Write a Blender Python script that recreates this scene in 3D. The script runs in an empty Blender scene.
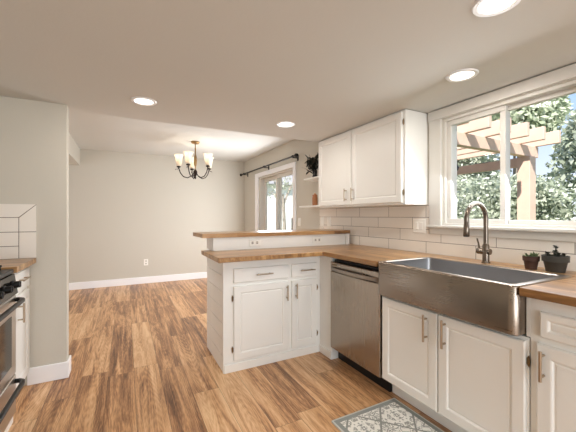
import bpy, bmesh, math, random
import numpy as np
from mathutils import Vector, Matrix
random.seed(7); rng = np.random.default_rng(7)
PI = math.pi
S = bpy.context.scene
COL = S.collection

# ------------------------------------------------------------------ camera, world, sun, lights, exposure
cam_d = bpy.data.cameras.new('camera'); cam = bpy.data.objects.new('camera', cam_d); COL.objects.link(cam)
cam.location = (0, 0, 1.28); cam.rotation_euler = (PI/2, 0, -0.4786)
cam_d.sensor_width = 36; cam_d.lens = 36*312.58/576; cam_d.clip_start = 0.02; cam_d.clip_end = 200
S.camera = cam
S.view_settings.view_transform = 'Standard'; S.view_settings.look = 'None'
S.view_settings.gamma = 1; S.view_settings.use_curve_mapping = False
S.view_settings.exposure = 0.2
S.cycles.max_bounces = 10; S.cycles.diffuse_bounces = 5; S.cycles.glossy_bounces = 4; S.cycles.transparent_max_bounces = 12
S.cycles.sample_clamp_indirect = 6; S.cycles.caustics_reflective = False; S.cycles.caustics_refractive = False

world = bpy.data.worlds.new('sky'); S.world = world; world.use_nodes = True
wt = world.node_tree; wn = wt.nodes; wl = wt.links; wn.clear()
w_out = wn.new('ShaderNodeOutputWorld'); w_bg = wn.new('ShaderNodeBackground')
w_tc = wn.new('ShaderNodeTexCoord'); w_sep = wn.new('ShaderNodeSeparateXYZ')
w_ramp = wn.new('ShaderNodeValToRGB'); w_no = wn.new('ShaderNodeTexNoise'); w_cr = wn.new('ShaderNodeValToRGB'); w_mix = wn.new('ShaderNodeMix')
w_mix.data_type = 'RGBA'
wl.new(w_tc.outputs['Generated'], w_sep.inputs[0]); wl.new(w_sep.outputs['Z'], w_ramp.inputs[0])
e = w_ramp.color_ramp.elements
e[0].position = 0.0; e[0].color = (0.86, 0.90, 0.95, 1); e[1].position = 0.75; e[1].color = (0.22, 0.42, 0.80, 1)
x_ = e.new(0.28); x_.color = (0.40, 0.58, 0.86, 1)
wl.new(w_tc.outputs['Generated'], w_no.inputs['Vector']); w_no.inputs['Scale'].default_value = 5; w_no.inputs['Detail'].default_value = 5
wl.new(w_no.outputs['Fac'], w_cr.inputs[0]); w_cr.color_ramp.elements[0].position = 0.56; w_cr.color_ramp.elements[1].position = 0.70
wl.new(w_cr.outputs[0], w_mix.inputs[0]); wl.new(w_ramp.outputs[0], w_mix.inputs[6]); w_mix.inputs[7].default_value = (0.95, 0.96, 0.98, 1)
wl.new(w_mix.outputs[2], w_bg.inputs[0]); w_bg.inputs[1].default_value = 1.15
wl.new(w_bg.outputs[0], w_out.inputs[0])

def lamp(name, kind, loc, rot, energy, color, **kw):
    d = bpy.data.lights.new(name, kind); d.energy = energy; d.color = color
    for k, v in kw.items(): setattr(d, k, v)
    o = bpy.data.objects.new(name, d); COL.objects.link(o); o.location = loc; o.rotation_euler = rot
    return o
# sun over the roof of the house from behind, on the garden side only
lamp('sun', 'SUN', (0, 0, 10), (math.radians(22), math.radians(-38), 0), 9.0, (1.0, 0.95, 0.88), angle=math.radians(1.0))
# daylight at sink window and slider; fill added behind camera and in side room
lamp('added_rear_fill', 'AREA', (0.35, -2.93, 1.20), (PI/2, 0, 0), 82, (0.90, 0.96, 1.0), shape='RECTANGLE', size=2.6, size_y=1.6)
lamp('daylight_sink_window', 'AREA', (2.272, 1.236, 1.64), (0, math.radians(50), 0), 11, (0.90, 0.95, 1.0), shape='RECTANGLE', size=0.78, size_y=0.86)
lamp('daylight_sliding_door', 'AREA', (2.272, 4.95, 1.05), (0, PI/2, 0), 58, (0.93, 0.96, 1.0), shape='RECTANGLE', size=1.9, size_y=1.3)
lamp('added_side_room_fill', 'AREA', (-3.1, 4.8, 1.2), (0, -PI/2, 0), 26, (0.93, 0.96, 1.0), shape='RECTANGLE', size=1.5, size_y=2.2)

# ------------------------------------------------------------------ materials
def s2l(c):
    return tuple((x/12.92 if x <= 0.04045 else ((x+0.055)/1.055)**2.4) for x in [v/255 for v in c]) + (1,)
def newmat(name):
    m = bpy.data.materials.new(name); m.use_nodes = True
    nt = m.node_tree; b = nt.nodes['Principled BSDF']
    return m, nt, b
def pmat(name, rgb, rough=0.5, metal=0.0, var=0.04, vscale=6.0, bump=0.0, bscale=60.0, spec=0.5, stretch=(1, 1, 1)):
    m, nt, b = newmat(name); N = nt.nodes; L = nt.links
    b.inputs['Roughness'].default_value = rough; b.inputs['Metallic'].default_value = metal
    b.inputs['Specular IOR Level'].default_value = spec
    tc = N.new('ShaderNodeTexCoord'); mp = N.new('ShaderNodeMapping'); mp.inputs['Scale'].default_value = stretch
    L.new(tc.outputs['Object'], mp.inputs['Vector'])
    no = N.new('ShaderNodeTexNoise'); no.inputs['Scale'].default_value = vscale; no.inputs['Detail'].default_value = 4
    L.new(mp.outputs[0], no.inputs['Vector'])
    c = s2l(rgb); mix = N.new('ShaderNodeMix'); mix.data_type = 'RGBA'
    mix.inputs[6].default_value = tuple(x*(1-var) for x in c[:3])+(1,); mix.inputs[7].default_value = tuple(min(1, x*(1+var)) for x in c[:3])+(1,)
    L.new(no.outputs['Fac'], mix.inputs[0]); L.new(mix.outputs[2], b.inputs['Base Color'])
    if bump:
        n2 = N.new('ShaderNodeTexNoise'); n2.inputs['Scale'].default_value = bscale; n2.inputs['Detail'].default_value = 3
        L.new(mp.outputs[0], n2.inputs['Vector'])
        bp = N.new('ShaderNodeBump'); bp.inputs['Strength'].default_value = bump; bp.inputs['Distance'].default_value = 0.004
        L.new(n2.outputs['Fac'], bp.inputs['Height']); L.new(bp.outputs[0], b.inputs['Normal'])
    return m
def emat(name, rgb, strength):
    m, nt, b = newmat(name)
    b.inputs['Base Color'].default_value = s2l(rgb); b.inputs['Emission Color'].default_value = s2l(rgb); b.inputs['Emission Strength'].default_value = strength
    return m

class NB:                                   # small node-building helper
    def __init__(s, nt): s.N = nt.nodes; s.L = nt.links
    def put(s, inp, v):
        if hasattr(v, 'is_output'): s.L.new(v, inp)
        else: inp.default_value = v
    def math(s, op, a, b=0.0, c=0.0):
        n = s.N.new('ShaderNodeMath'); n.operation = op
        s.put(n.inputs[0], a); s.put(n.inputs[1], b); s.put(n.inputs[2], c); return n.outputs[0]
    def comb(s, x, y, z):
        n = s.N.new('ShaderNodeCombineXYZ')
        for i, v in enumerate((x, y, z)): s.put(n.inputs[i], v)
        return n.outputs[0]
    def noise(s, vec, scale, detail=4, rough=0.5, dist=0.0):
        n = s.N.new('ShaderNodeTexNoise'); s.L.new(vec, n.inputs['Vector'])
        n.inputs['Scale'].default_value = scale; n.inputs['Detail'].default_value = detail
        n.inputs['Roughness'].default_value = rough; n.inputs['Distortion'].default_value = dist
        return n.outputs['Fac']
    def white(s, vec):
        n = s.N.new('ShaderNodeTexWhiteNoise'); n.noise_dimensions = '3D'; s.L.new(vec, n.inputs['Vector']); return n.outputs['Value']
    def ramp(s, fac, stops):
        n = s.N.new('ShaderNodeValToRGB'); s.L.new(fac, n.inputs[0]); el = n.color_ramp.elements
        while len(el) < len(stops): el.new(0.5)
        for k, (p, c) in zip(el, stops): k.position = p; k.color = c if len(c) == 4 else s2l(c)
        return n.outputs[0]
    def mix(s, fac, a, b, blend='MIX'):
        n = s.N.new('ShaderNodeMix'); n.data_type = 'RGBA'; n.blend_type = blend
        s.put(n.inputs[0], fac); s.put(n.inputs[6], a); s.put(n.inputs[7], b); return n.outputs[2]

def wood(name, along, across, width, length, stops, off=0.0, rough=0.4, spread=0.45, gscale=14, bands=1.0, gap=0.0011, gapcol=(70, 45, 28), bump=0.12, fine=0.25, third=None, turn=None, arcs=0.0, coat=0.0, cont=1.15):
    """boards of one width laid along one axis, each with its own tone and grain"""
    m, nt, b = newmat(name); B = NB(nt)
    geo = B.N.new('ShaderNodeNewGeometry'); sp = B.N.new('ShaderNodeSeparateXYZ'); B.L.new(geo.outputs['Position'], sp.inputs[0])
    u, v = sp.outputs[along], sp.outputs[across]
    if turn is not None:                    # beyond y = turn the boards run the other way
        k = B.math('GREATER_THAN', sp.outputs['Y'], turn); k1 = B.math('SUBTRACT', 1.0, k)
        u, v = (B.math('ADD', B.math('MULTIPLY', p, k1), B.math('MULTIPLY', q, k)) for p, q in ((u, v), (v, u)))
    w = sp.outputs[third] if third else 0.0
    vr = B.math('DIVIDE', B.math('SUBTRACT', v, off), width); row = B.math('FLOOR', vr)
    rr = B.white(B.comb(row, 3.7, 1.3))
    ur = B.math('ADD', B.math('DIVIDE', u, length), B.math('MULTIPLY', rr, 7.0)); idx = B.math('FLOOR', ur)
    rnd = B.white(B.comb(row, idx, 5.1)); rnd2 = B.white(B.comb(idx, row, 9.4))
    gv = B.comb(B.math('ADD', B.math('MULTIPLY', u, 0.9), B.math('MULTIPLY', rnd, 91.0)), B.math('ADD', B.math('MULTIPLY', v, 15.0), B.math('MULTIPLY', rnd2, 57.0)), B.math('ADD', B.math('MULTIPLY', rnd, 33.0), B.math('MULTIPLY', w, 9.0)))
    g1 = B.noise(gv, 1.35*bands, 3, 0.55, 0.6)
    fv = B.comb(B.math('MULTIPLY', u, 0.10), v, B.math('ADD', rnd, w))
    g2 = B.noise(fv, gscale*14, 4, 0.65)
    rings = B.math('SINE', B.math('MULTIPLY', B.noise(gv, 0.8*bands, 2, 0.4, 0.8), 75.0))
    f = B.math('ADD', B.math('MULTIPLY', B.math('SUBTRACT', g1, 0.5), cont), 0.5)
    f = B.math('ADD', f, B.math('MULTIPLY', B.math('SUBTRACT', rnd, 0.5), spread))
    f = B.math('ADD', f, B.math('MULTIPLY', B.math('SUBTRACT', g2, 0.5), fine*1.6))
    f = B.math('ADD', f, B.math('MULTIPLY', rings, fine*0.22))
    if arcs:                                # cathedral figure down the middle of a board
        vc = B.math('SUBTRACT', B.math('FRACT', vr), 0.5)
        sg = B.math('SUBTRACT', B.math('MULTIPLY', B.math('GREATER_THAN', rnd2, 0.5), 2.0), 1.0)
        ph = B.math('ADD', B.math('MULTIPLY', B.math('MULTIPLY', u, sg), 70.0), B.math('ADD', B.math('MULTIPLY', B.math('MULTIPLY', vc, vc), 150.0), B.math('MULTIPLY', B.noise(gv, 1.1, 2, 0.5, 0.3), 26.0)))
        mask = B.math('MULTIPLY', B.math('SUBTRACT', B.noise(gv, 0.45, 1), 0.38), 2.2)
        mask = B.math('MAXIMUM', B.math('MINIMUM', mask, 1.0), 0.0)
        f = B.math('ADD', f, B.math('MULTIPLY', B.math('MULTIPLY', B.math('SINE', ph), mask), arcs))
    col = B.ramp(f, stops)
    def edge(x, size):
        fr = B.math('FRACT', x); return B.math('LESS_THAN', B.math('MULTIPLY', B.math('MINIMUM', fr, B.math('SUBTRACT', 1.0, fr)), size), gap)
    gm = B.math('MAXIMUM', edge(vr, width), edge(ur, length))
    col = B.mix(B.math('MULTIPLY', gm, 0.7), col, s2l(gapcol))
    B.L.new(col, b.inputs['Base Color']); b.inputs['Roughness'].default_value = rough
    if coat: b.inputs['Coat Weight'].default_value = coat; b.inputs['Coat Roughness'].default_value = 0.22
    bp = B.N.new('ShaderNodeBump'); bp.inputs['Strength'].default_value = bump; bp.inputs['Distance'].default_value = 0.002
    B.L.new(B.math('SUBTRACT', g2, B.math('MULTIPLY', gm, 1.5)), bp.inputs['Height']); B.L.new(bp.outputs[0], b.inputs['Normal'])
    return m

def tilemat(name, along, z0, h, length, shift, u0, rgb, grout):
    m, nt, b = newmat(name); B = NB(nt)
    geo = B.N.new('ShaderNodeNewGeometry'); sp = B.N.new('ShaderNodeSeparateXYZ'); B.L.new(geo.outputs['Position'], sp.inputs[0])
    zr = B.math('DIVIDE', B.math('SUBTRACT', sp.outputs['Z'], z0), h); row = B.math('FLOOR', zr)
    ur = B.math('DIVIDE', B.math('ADD', B.math('SUBTRACT', sp.outputs[along], u0), B.math('MULTIPLY', row, shift)), length); idx = B.math('FLOOR', ur)
    rnd = B.white(B.comb(row, idx, 2.2))
    def dist(x, size):
        fr = B.math('FRACT', x); return B.math('MULTIPLY', B.math('MINIMUM', fr, B.math('SUBTRACT', 1.0, fr)), size)
    dmin = B.math('MINIMUM', dist(zr, h), dist(ur, length)); gm = B.math('LESS_THAN', dmin, 0.0019)
    c = s2l(rgb); col = B.mix(rnd, tuple(x*0.95 for x in c[:3])+(1,), c)
    col = B.mix(gm, col, s2l(grout)); B.L.new(col, b.inputs['Base Color'])
    B.L.new(B.math('ADD', B.math('MULTIPLY', gm, 0.5), 0.18), b.inputs['Roughness'])
    bp = B.N.new('ShaderNodeBump'); bp.inputs['Strength'].default_value = 0.5; bp.inputs['Distance'].default_value = 0.002
    B.L.new(B.math('MINIMUM', dmin, 0.005), bp.inputs['Height'])
    sc = B.math('MULTIPLY', B.math('MINIMUM', dmin, 0.004), 250.0); B.L.new(sc, bp.inputs['Height']); B.L.new(bp.outputs[0], b.inputs['Normal'])
    return m

def glassmat(name, tint=(1, 1, 1, 1), refl=0.03):
    m, nt, b = newmat(name); N = nt.nodes; L = nt.links
    N.remove(b); t = N.new('ShaderNodeBsdfTransparent'); g = N.new('ShaderNodeBsdfGlossy'); g.inputs['Roughness'].default_value = 0.02
    t.inputs[0].default_value = tint; lw = N.new('ShaderNodeLayerWeight'); lw.inputs[0].default_value = 0.25
    mu = N.new('ShaderNodeMath'); mu.operation = 'MULTIPLY'; L.new(lw.outputs['Fresnel'], mu.inputs[0]); mu.inputs[1].default_value = refl*8
    mx = N.new('ShaderNodeMixShader'); L.new(mu.outputs[0], mx.inputs[0]); L.new(t.outputs[0], mx.inputs[1]); L.new(g.outputs[0], mx.inputs[2])
    L.new(mx.outputs[0], N['Material Output'].inputs[0]); return m

def leafmat(name, a, b_, c, trans=0.3):
    m, nt, b = newmat(name); B = NB(nt)
    geo = B.N.new('ShaderNodeNewGeometry')
    col = B.ramp(geo.outputs['Random Per Island'], [(0.0, a), (0.5, b_), (1.0, c)])
    B.L.new(col, b.inputs['Base Color']); b.inputs['Roughness'].default_value = 0.6; b.inputs['Specular IOR Level'].default_value = 0.25
    tr = B.N.new('ShaderNodeBsdfTranslucent'); B.L.new(col, tr.inputs[0])
    mx = B.N.new('ShaderNodeMixShader'); mx.inputs[0].default_value = trans
    B.L.new(b.outputs[0], mx.inputs[1]); B.L.new(tr.outputs[0], mx.inputs[2]); B.L.new(mx.outputs[0], B.N['Material Output'].inputs[0])
    return m

def steel(name, along, rgb=(178, 170, 160), rough=0.3):
    m, nt, b = newmat(name); B = NB(nt)
    geo = B.N.new('ShaderNodeNewGeometry'); sp = B.N.new('ShaderNodeSeparateXYZ'); B.L.new(geo.outputs['Position'], sp.inputs[0])
    k = {'X': (1.5, 220, 220), 'Y': (220, 1.5, 220), 'Z': (220, 220, 1.5)}[along]
    vec = B.comb(*[B.math('MULTIPLY', sp.outputs[i], k[i]) for i in range(3)])
    n = B.noise(vec, 1.0, 3, 0.6); n2 = B.noise(geo.outputs['Position'], 3.0, 2)
    c = s2l(rgb); col = B.mix(n, tuple(x*0.96 for x in c[:3])+(1,), tuple(min(1, x*1.03) for x in c[:3])+(1,))
    B.L.new(col, b.inputs['Base Color']); b.inputs['Metallic'].default_value = 1.0
    B.L.new(B.math('ADD', B.math('MULTIPLY', n, 0.06), B.math('ADD', rough-0.08, B.math('MULTIPLY', n2, 0.1))), b.inputs['Roughness'])
    bp = B.N.new('ShaderNodeBump'); bp.inputs['Strength'].default_value = 0.012; bp.inputs['Distance'].default_value = 0.001
    B.L.new(n, bp.inputs['Height']); B.L.new(bp.outputs[0], b.inputs['Normal'])
    return m

M = {}
M['wall'] = pmat('wall_paint', (203, 198, 187), 0.85, var=0.015, vscale=2, bump=0.12, bscale=90, spec=0.2)
M['ceiling'] = pmat('ceiling_paint', (210, 209, 204), 0.9, var=0.015, vscale=2, bump=0.15, bscale=70, spec=0.15)
M['trim'] = pmat('trim_paint', (246, 247, 250), 0.35, var=0.01, vscale=4)
M['frame'] = pmat('window_vinyl', (212, 208, 201), 0.4, var=0.01, vscale=4)
M['cab'] = pmat('cabinet_paint', (238, 237, 233), 0.38, var=0.02, vscale=5, bump=0.03, bscale=120)
M['plate'] = pmat('plate_plastic', (240, 238, 232), 0.35, var=0.01)
M['socket'] = pmat('socket_plastic', (206, 200, 192), 0.4, var=0.01)
M['slot'] = pmat('slot_dark', (30, 28, 27), 0.6)
M['black'] = pmat('black_metal', (22, 21, 21), 0.38, metal=0.3)
M['blackgl'] = pmat('black_glass', (12, 12, 13), 0.08)
M['rod'] = pmat('rod_metal', (24, 21, 19), 0.4, metal=0.5)
M['iron'] = pmat('cast_iron', (20, 20, 20), 0.6, bump=0.2, bscale=200)
M['faucet'] = pmat('dark_nickel', (124, 114, 104), 0.26, metal=1.0, vscale=40)
M['nickel'] = pmat('brushed_nickel', (184, 168, 148), 0.3, metal=1.0, vscale=40)
M['hinge'] = pmat('hinge_metal', (132, 112, 86), 0.35, metal=1.0)
M['steelY'] = steel('stainless_sink', 'Y', (150, 138, 126), 0.28)
M['steelZ'] = steel('stainless_dishwasher', 'Z', (166, 154, 141), 0.27)
M['steelI'] = steel('stainless_bowl', 'Y', (168, 168, 170), 0.34)
M['range'] = steel('stainless_range', 'Y', (190, 184, 176), 0.32)
M['floor'] = wood('floor_planks', 'Y', 'X', 0.185, 1.22, [(0.08, (92, 59, 37)), (0.34, (154, 109, 73)), (0.56, (206, 157, 111)), (0.88, (234, 196, 152))], off=-0.125, rough=0.34, spread=0.36, fine=0.38, arcs=0.11, cont=1.15)
BS = [(0.05, (88, 60, 34)), (0.38, (140, 101, 60)), (0.62, (172, 131, 84)), (0.95, (206, 168, 120))]
M['blockX'] = wood('butcher_block_bar', 'X', 'Y', 0.042, 0.55, BS, rough=0.30, coat=0.12, spread=0.32, gap=0.0004, gapcol=(100, 60, 30), bump=0.04, third='Z')
M['blockY'] = wood('butcher_block_run', 'Y', 'X', 0.042, 0.55, BS, turn=2.331, rough=0.30, coat=0.12, spread=0.32, gap=0.0004, gapcol=(100, 60, 30), bump=0.04, third='Z')
M['tile'] = tilemat('subway_tile', 'Y', 1.060-0.104*4, 0.104, 0.43, 0.1433, 2.697-0.43*8-0.1433*-3, (232, 226, 218), (98, 89, 80))
M['glass'] = glassmat('window_glass')
M['pergola'] = pmat('pergola_timber', (208, 178, 160), 0.75, var=0.12, vscale=8, bump=0.2, bscale=50)
M['bark'] = pmat('bark', (150, 140, 128), 0.9, var=0.2, vscale=10, bump=0.5, bscale=30)
M['leafA'] = leafmat('leaves_sage', (126, 134, 114), (178, 184, 162), (226, 228, 214))
M['leafB'] = leafmat('leaves_grey_green', (116, 126, 106), (168, 176, 154), (218, 222, 206))
M['leafC'] = leafmat('leaves_bright', (126, 138, 110), (178, 188, 158), (224, 228, 208))
M['lawn'] = pmat('lawn', (140, 150, 110), 0.9, var=0.25, vscale=12)
M['siding'] = pmat('pale_siding', (246, 246, 246), 0.8, var=0.03)
M['roofm'] = pmat('grey_shingle', (150, 150, 152), 0.9, var=0.15, vscale=30)
M['terra'] = pmat('dark_terracotta', (70, 46, 36), 0.7, var=0.15, vscale=14, bump=0.2, bscale=80)
M['slate'] = pmat('charcoal_clay', (62, 58, 52), 0.7, var=0.15, vscale=14, bump=0.2, bscale=80)
M['soil'] = pmat('soil', (40, 30, 24), 0.95, var=0.3, vscale=60, bump=0.5, bscale=120)
M['succ'] = leafmat('succulent_leaf', (70, 92, 60), (104, 124, 86), (150, 166, 120), 0.1)
M['darkleaf'] = leafmat('dark_leaf', (26, 30, 26), (42, 46, 38), (70, 66, 56), 0.1)
M['vase'] = pmat('dark_vase', (26, 26, 28), 0.25)
M['amber'] = pmat('amber_wood', (176, 116, 76), 0.45, var=0.15, vscale=18)
M['bronze'] = pmat('oil_bronze', (44, 34, 28), 0.35, metal=0.7)
M['brass'] = pmat('antique_brass', (150, 122, 84), 0.3, metal=0.9)
M['lens'] = emat('downlight_lens', (255, 246, 230), 3.5)
M['bulb'] = emat('bulb', (255, 236, 206), 1.2)

def shademat():
    m, nt, b = newmat('frosted_shade'); N = nt.nodes; L = nt.links
    b.inputs['Base Color'].default_value = s2l((246, 240, 230)); b.inputs['Roughness'].default_value = 0.35
    tr = N.new('ShaderNodeBsdfTranslucent'); tr.inputs[0].default_value = s2l((250, 240, 224))
    tp = N.new('ShaderNodeBsdfTransparent'); m1 = N.new('ShaderNodeMixShader'); m1.inputs[0].default_value = 0.5
    m2 = N.new('ShaderNodeMixShader'); m2.inputs[0].default_value = 0.35
    L.new(b.outputs[0], m1.inputs[1]); L.new(tr.outputs[0], m1.inputs[2]); L.new(m1.outputs[0], m2.inputs[1]); L.new(tp.outputs[0], m2.inputs[2])
    L.new(m2.outputs[0], N['Material Output'].inputs[0]); return m
M['shade'] = shademat()

def rugmat():
    m, nt, b = newmat('rug_weave'); B = NB(nt)
    geo = B.N.new('ShaderNodeNewGeometry'); sp = B.N.new('ShaderNodeSeparateXYZ'); B.L.new(geo.outputs['Position'], sp.inputs[0])
    x0, x1, y0, y1 = RUG
    dx = B.math('MINIMUM', B.math('SUBTRACT', sp.outputs[0], x0), B.math('SUBTRACT', x1, sp.outputs[0]))
    dy = B.math('MINIMUM', B.math('SUBTRACT', sp.outputs[1], y0), B.math('SUBTRACT', y1, sp.outputs[1]))
    d = B.math('MINIMUM', dx, dy)
    # damask: diamonds mirrored about the rug's middle, filled with curls
    ax = B.math('ABSOLUTE', B.math('SUBTRACT', B.math('FRACT', B.math('DIVIDE', B.math('SUBTRACT', sp.outputs[0], x0), (x1-x0)/2)), 0.5))
    ay = B.math('ABSOLUTE', B.math('SUBTRACT', B.math('FRACT', B.math('DIVIDE', B.math('SUBTRACT', y1, sp.outputs[1]), 0.30)), 0.5))
    v = B.comb(B.math('MULTIPLY', ax, 5.0), B.math('MULTIPLY', ay, 5.0), 0.0)
    n = B.noise(v, 1.5, 1.0, 0.5, 1.2)
    curl = B.math('LESS_THAN', B.math('ABSOLUTE', B.math('SINE', B.math('MULTIPLY', n, 12.0))), 0.6)
    dia = B.math('LESS_THAN', B.math('ABSOLUTE', B.math('SUBTRACT', B.math('ADD', ax, ay), 0.5)), 0.03)
    pat = B.math('MAXIMUM', B.math('MULTIPLY', curl, 0.85), dia)
    white = s2l((246, 244, 238)); grey = s2l((150, 152, 146))
    inner = B.mix(pat, white, grey)
    border = B.math('LESS_THAN', d, 0.04); lip = B.math('LESS_THAN', d, 0.012)
    col = B.mix(border, inner, s2l((148, 152, 148))); col = B.mix(lip, col, s2l((206, 206, 200)))
    wv = B.noise(geo.outputs['Position'], 260, 2); col = B.mix(B.math('MULTIPLY', wv, 0.12), col, s2l((120, 116, 110)))
    B.L.new(col, b.inputs['Base Color']); b.inputs['Roughness'].default_value = 0.95
    bp = B.N.new('ShaderNodeBump'); bp.inputs['Strength'].default_value = 0.5; bp.inputs['Distance'].default_value = 0.004
    B.L.new(wv, bp.inputs['Height']); B.L.new(bp.outputs[0], b.inputs['Normal'])
    return m
RUG = (1.13, 1.668, 0.85, 1.60)
M['rug'] = rugmat()

# ------------------------------------------------------------------ mesh helpers (all in world coordinates; obj() moves them to their parent's base)
ORG = {}
def obj(name, bm, mat, parent=None, smooth=False, bevel=0.0, seg=2, loc=None):
    base = Vector(ORG.get(parent.name, (0, 0, 0))) if parent else Vector(loc or (0, 0, 0))
    bmesh.ops.recalc_face_normals(bm, faces=bm.faces)
    if base.length: bmesh.ops.translate(bm, verts=bm.verts, vec=-base)
    me = bpy.data.meshes.new(name); bm.to_mesh(me); bm.free()
    o = bpy.data.objects.new(name, me); COL.objects.link(o); me.materials.append(M[mat] if isinstance(mat, str) else mat)
    if parent: o.parent = parent; ORG[o.name] = tuple(base)
    else: o.location = base; ORG[o.name] = tuple(base)
    if smooth:
        for p in me.polygons: p.use_smooth = True
        try: me.set_sharp_from_angle(angle=math.radians(40))
        except Exception: pass
    if bevel:
        md = o.modifiers.new('bevel', 'BEVEL'); md.width = bevel; md.segments = seg; md.limit_method = 'ANGLE'; md.angle_limit = math.radians(40)
    return o
def thing(name, label, cat, loc, group=None):
    o = bpy.data.objects.new(name, None); COL.objects.link(o); o.location = loc; o.empty_display_size = 0.1
    ORG[o.name] = tuple(loc); return tag(o, label, cat, group)
def tag(o, label, cat, group=None):
    o['label'] = label; o['category'] = cat
    if group: o['group'] = group
    return o
def struct(name, bm, mat, parent=None, **kw):
    o = obj(name, bm, mat, parent, **kw)
    if not parent: o['kind'] = 'structure'
    return o
def bxs(*boxes):
    bm = bmesh.new()
    for b in boxes: add_box(bm, *b)
    return bm
def add_box(bm, x0, x1, y0, y1, z0, z1):
    x0, x1 = sorted((x0, x1)); y0, y1 = sorted((y0, y1)); z0, z1 = sorted((z0, z1))
    v = [bm.verts.new(p) for p in ((x0, y0, z0), (x1, y0, z0), (x1, y1, z0), (x0, y1, z0), (x0, y0, z1), (x1, y0, z1), (x1, y1, z1), (x0, y1, z1))]
    for f in ((0, 3, 2, 1), (4, 5, 6, 7), (0, 1, 5, 4), (1, 2, 6, 5), (2, 3, 7, 6), (3, 0, 4, 7)): bm.faces.new([v[i] for i in f])
def add_prism(bm, poly, z0, z1):
    a = [bm.verts.new((x, y, z0)) for x, y in poly]; b = [bm.verts.new((x, y, z1)) for x, y in poly]
    n = len(poly); bm.faces.new(a[::-1]); bm.faces.new(b)
    for i in range(n): bm.faces.new((a[i], a[(i+1) % n], b[(i+1) % n], b[i]))
def add_loops(bm, loops, cap0=True, cap1=True):
    vs = [[bm.verts.new(p) for p in l] for l in loops]; n = len(vs[0])
    for a, b in zip(vs, vs[1:]):
        for i in range(n): bm.faces.new((a[i], a[(i+1) % n], b[(i+1) % n], b[i]))
    if cap0: bm.faces.new(vs[0][::-1])
    if cap1: bm.faces.new(vs[-1])
def add_tube(bm, pts, r, seg=12):
    pts = [Vector(p) for p in pts]; rs = r if isinstance(r, (list, tuple)) else [r]*len(pts)
    loops = []; up = None
    for i, p in enumerate(pts):
        t = (pts[min(i+1, len(pts)-1)]-pts[max(i-1, 0)]).normalized()
        if up is None: up = t.orthogonal().normalized()
        up = (up-t*up.dot(t)).normalized(); s = t.cross(up)
        loops.append([p+(up*math.cos(2*PI*k/seg)+s*math.sin(2*PI*k/seg))*rs[i] for k in range(seg)])
    add_loops(bm, loops)
def add_lathe(bm, prof, c, seg=24, cap=True):
    loops = [[(c[0]+r*math.cos(2*PI*k/seg), c[1]+r*math.sin(2*PI*k/seg), c[2]+z) for k in range(seg)] for r, z in prof]
    add_loops(bm, loops, cap, cap)
def tube(*a, **k): bm = bmesh.new(); add_tube(bm, *a, **k); return bm
def lathe(*a, **k): bm = bmesh.new(); add_lathe(bm, *a, **k); return bm
def rrect(x0, x1, y0, y1, rr, n=6):
    """rounded rectangle; rr = radius at (x0,y0),(x1,y0),(x1,y1),(x0,y1)"""
    out = []
    for (cx, cy, a0), r in zip(((x0, y0, PI), (x1, y0, 1.5*PI), (x1, y1, 0), (x0, y1, 0.5*PI)), rr):
        ox = cx+(r if cx == x0 else -r); oy = cy+(r if cy == y0 else -r)
        for k in range(n+1): a = a0+PI/2*k/n; out.append((ox+r*math.cos(a), oy+r*math.sin(a)))
    return out

class Face:
    """a cabinet front: a runs sideways, b up, c outward"""
    def __init__(s, facing, plane): s.f = facing; s.p = plane
    def __call__(s, a, b, c):
        return {'-Y': (a, s.p-c, b), '-X': (s.p-c, a, b), '+X': (s.p+c, a, b)}[s.f]
def panel_front(F, a0, a1, b0, b1, t=0.02, stile=0.052, raised=False):
    bm = bmesh.new(); steps = [(0, 0), (0, t-0.005), (0.005, t)]
    if stile: steps += [(stile, t), (stile+0.005, t-0.002), (stile+0.011, t-0.009), (stile+0.014, t-0.009), (stile+0.020, t-0.006), (stile+0.024, t-0.006)]
    if stile and raised: steps += [(stile+0.045, t-0.004)]
    loops = [[F(a0+i, b0+i, c), F(a1-i, b0+i, c), F(a1-i, b1-i, c), F(a0+i, b1-i, c)] for i, c in steps]
    add_loops(bm, [[Vector(p) for p in l] for l in loops]); return bm
def bar_handle(F, a, b0, b1, parent, horiz=False, r=0.0055, c0=0.02, mat='nickel', out=0.03):
    bm = bmesh.new()
    P = (lambda u, c: F(u, a, c)) if horiz else (lambda u, c: F(a, u, c))
    add_tube(bm, [P(b0, c0+out), P(b1, c0+out)], r, 10)
    e = (b1-b0)*0.16
    for u in (b0+e, b1-e): add_tube(bm, [P(u, c0-0.002), P(u, c0+out)], r*0.9, 8)
    return obj('handle', bm, mat, parent, smooth=True)
def hinge(F, a, b, parent, c0=0.0, w=0.013, h=0.06):
    bm = bmesh.new(); n = 10                                             # leaf-shaped plate and barrel
    pts = [(w*math.sin(PI*k/n)*1.0, -h/2+h*k/n) for k in range(n+1)]; poly = [(x, z) for x, z in pts]+[(-x*0.25, z) for x, z in pts[-2:0:-1]]
    add_loops(bm, [[Vector(F(a+x, b+z, c0)) for x, z in poly], [Vector(F(a+x, b+z, c0+0.004)) for x, z in poly]])
    add_tube(bm, [F(a, b-h*0.32, c0+0.006), F(a, b+h*0.32, c0+0.006)], 0.005, 8)
    return obj('hinge', bm, 'hinge', parent, smooth=True)

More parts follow.
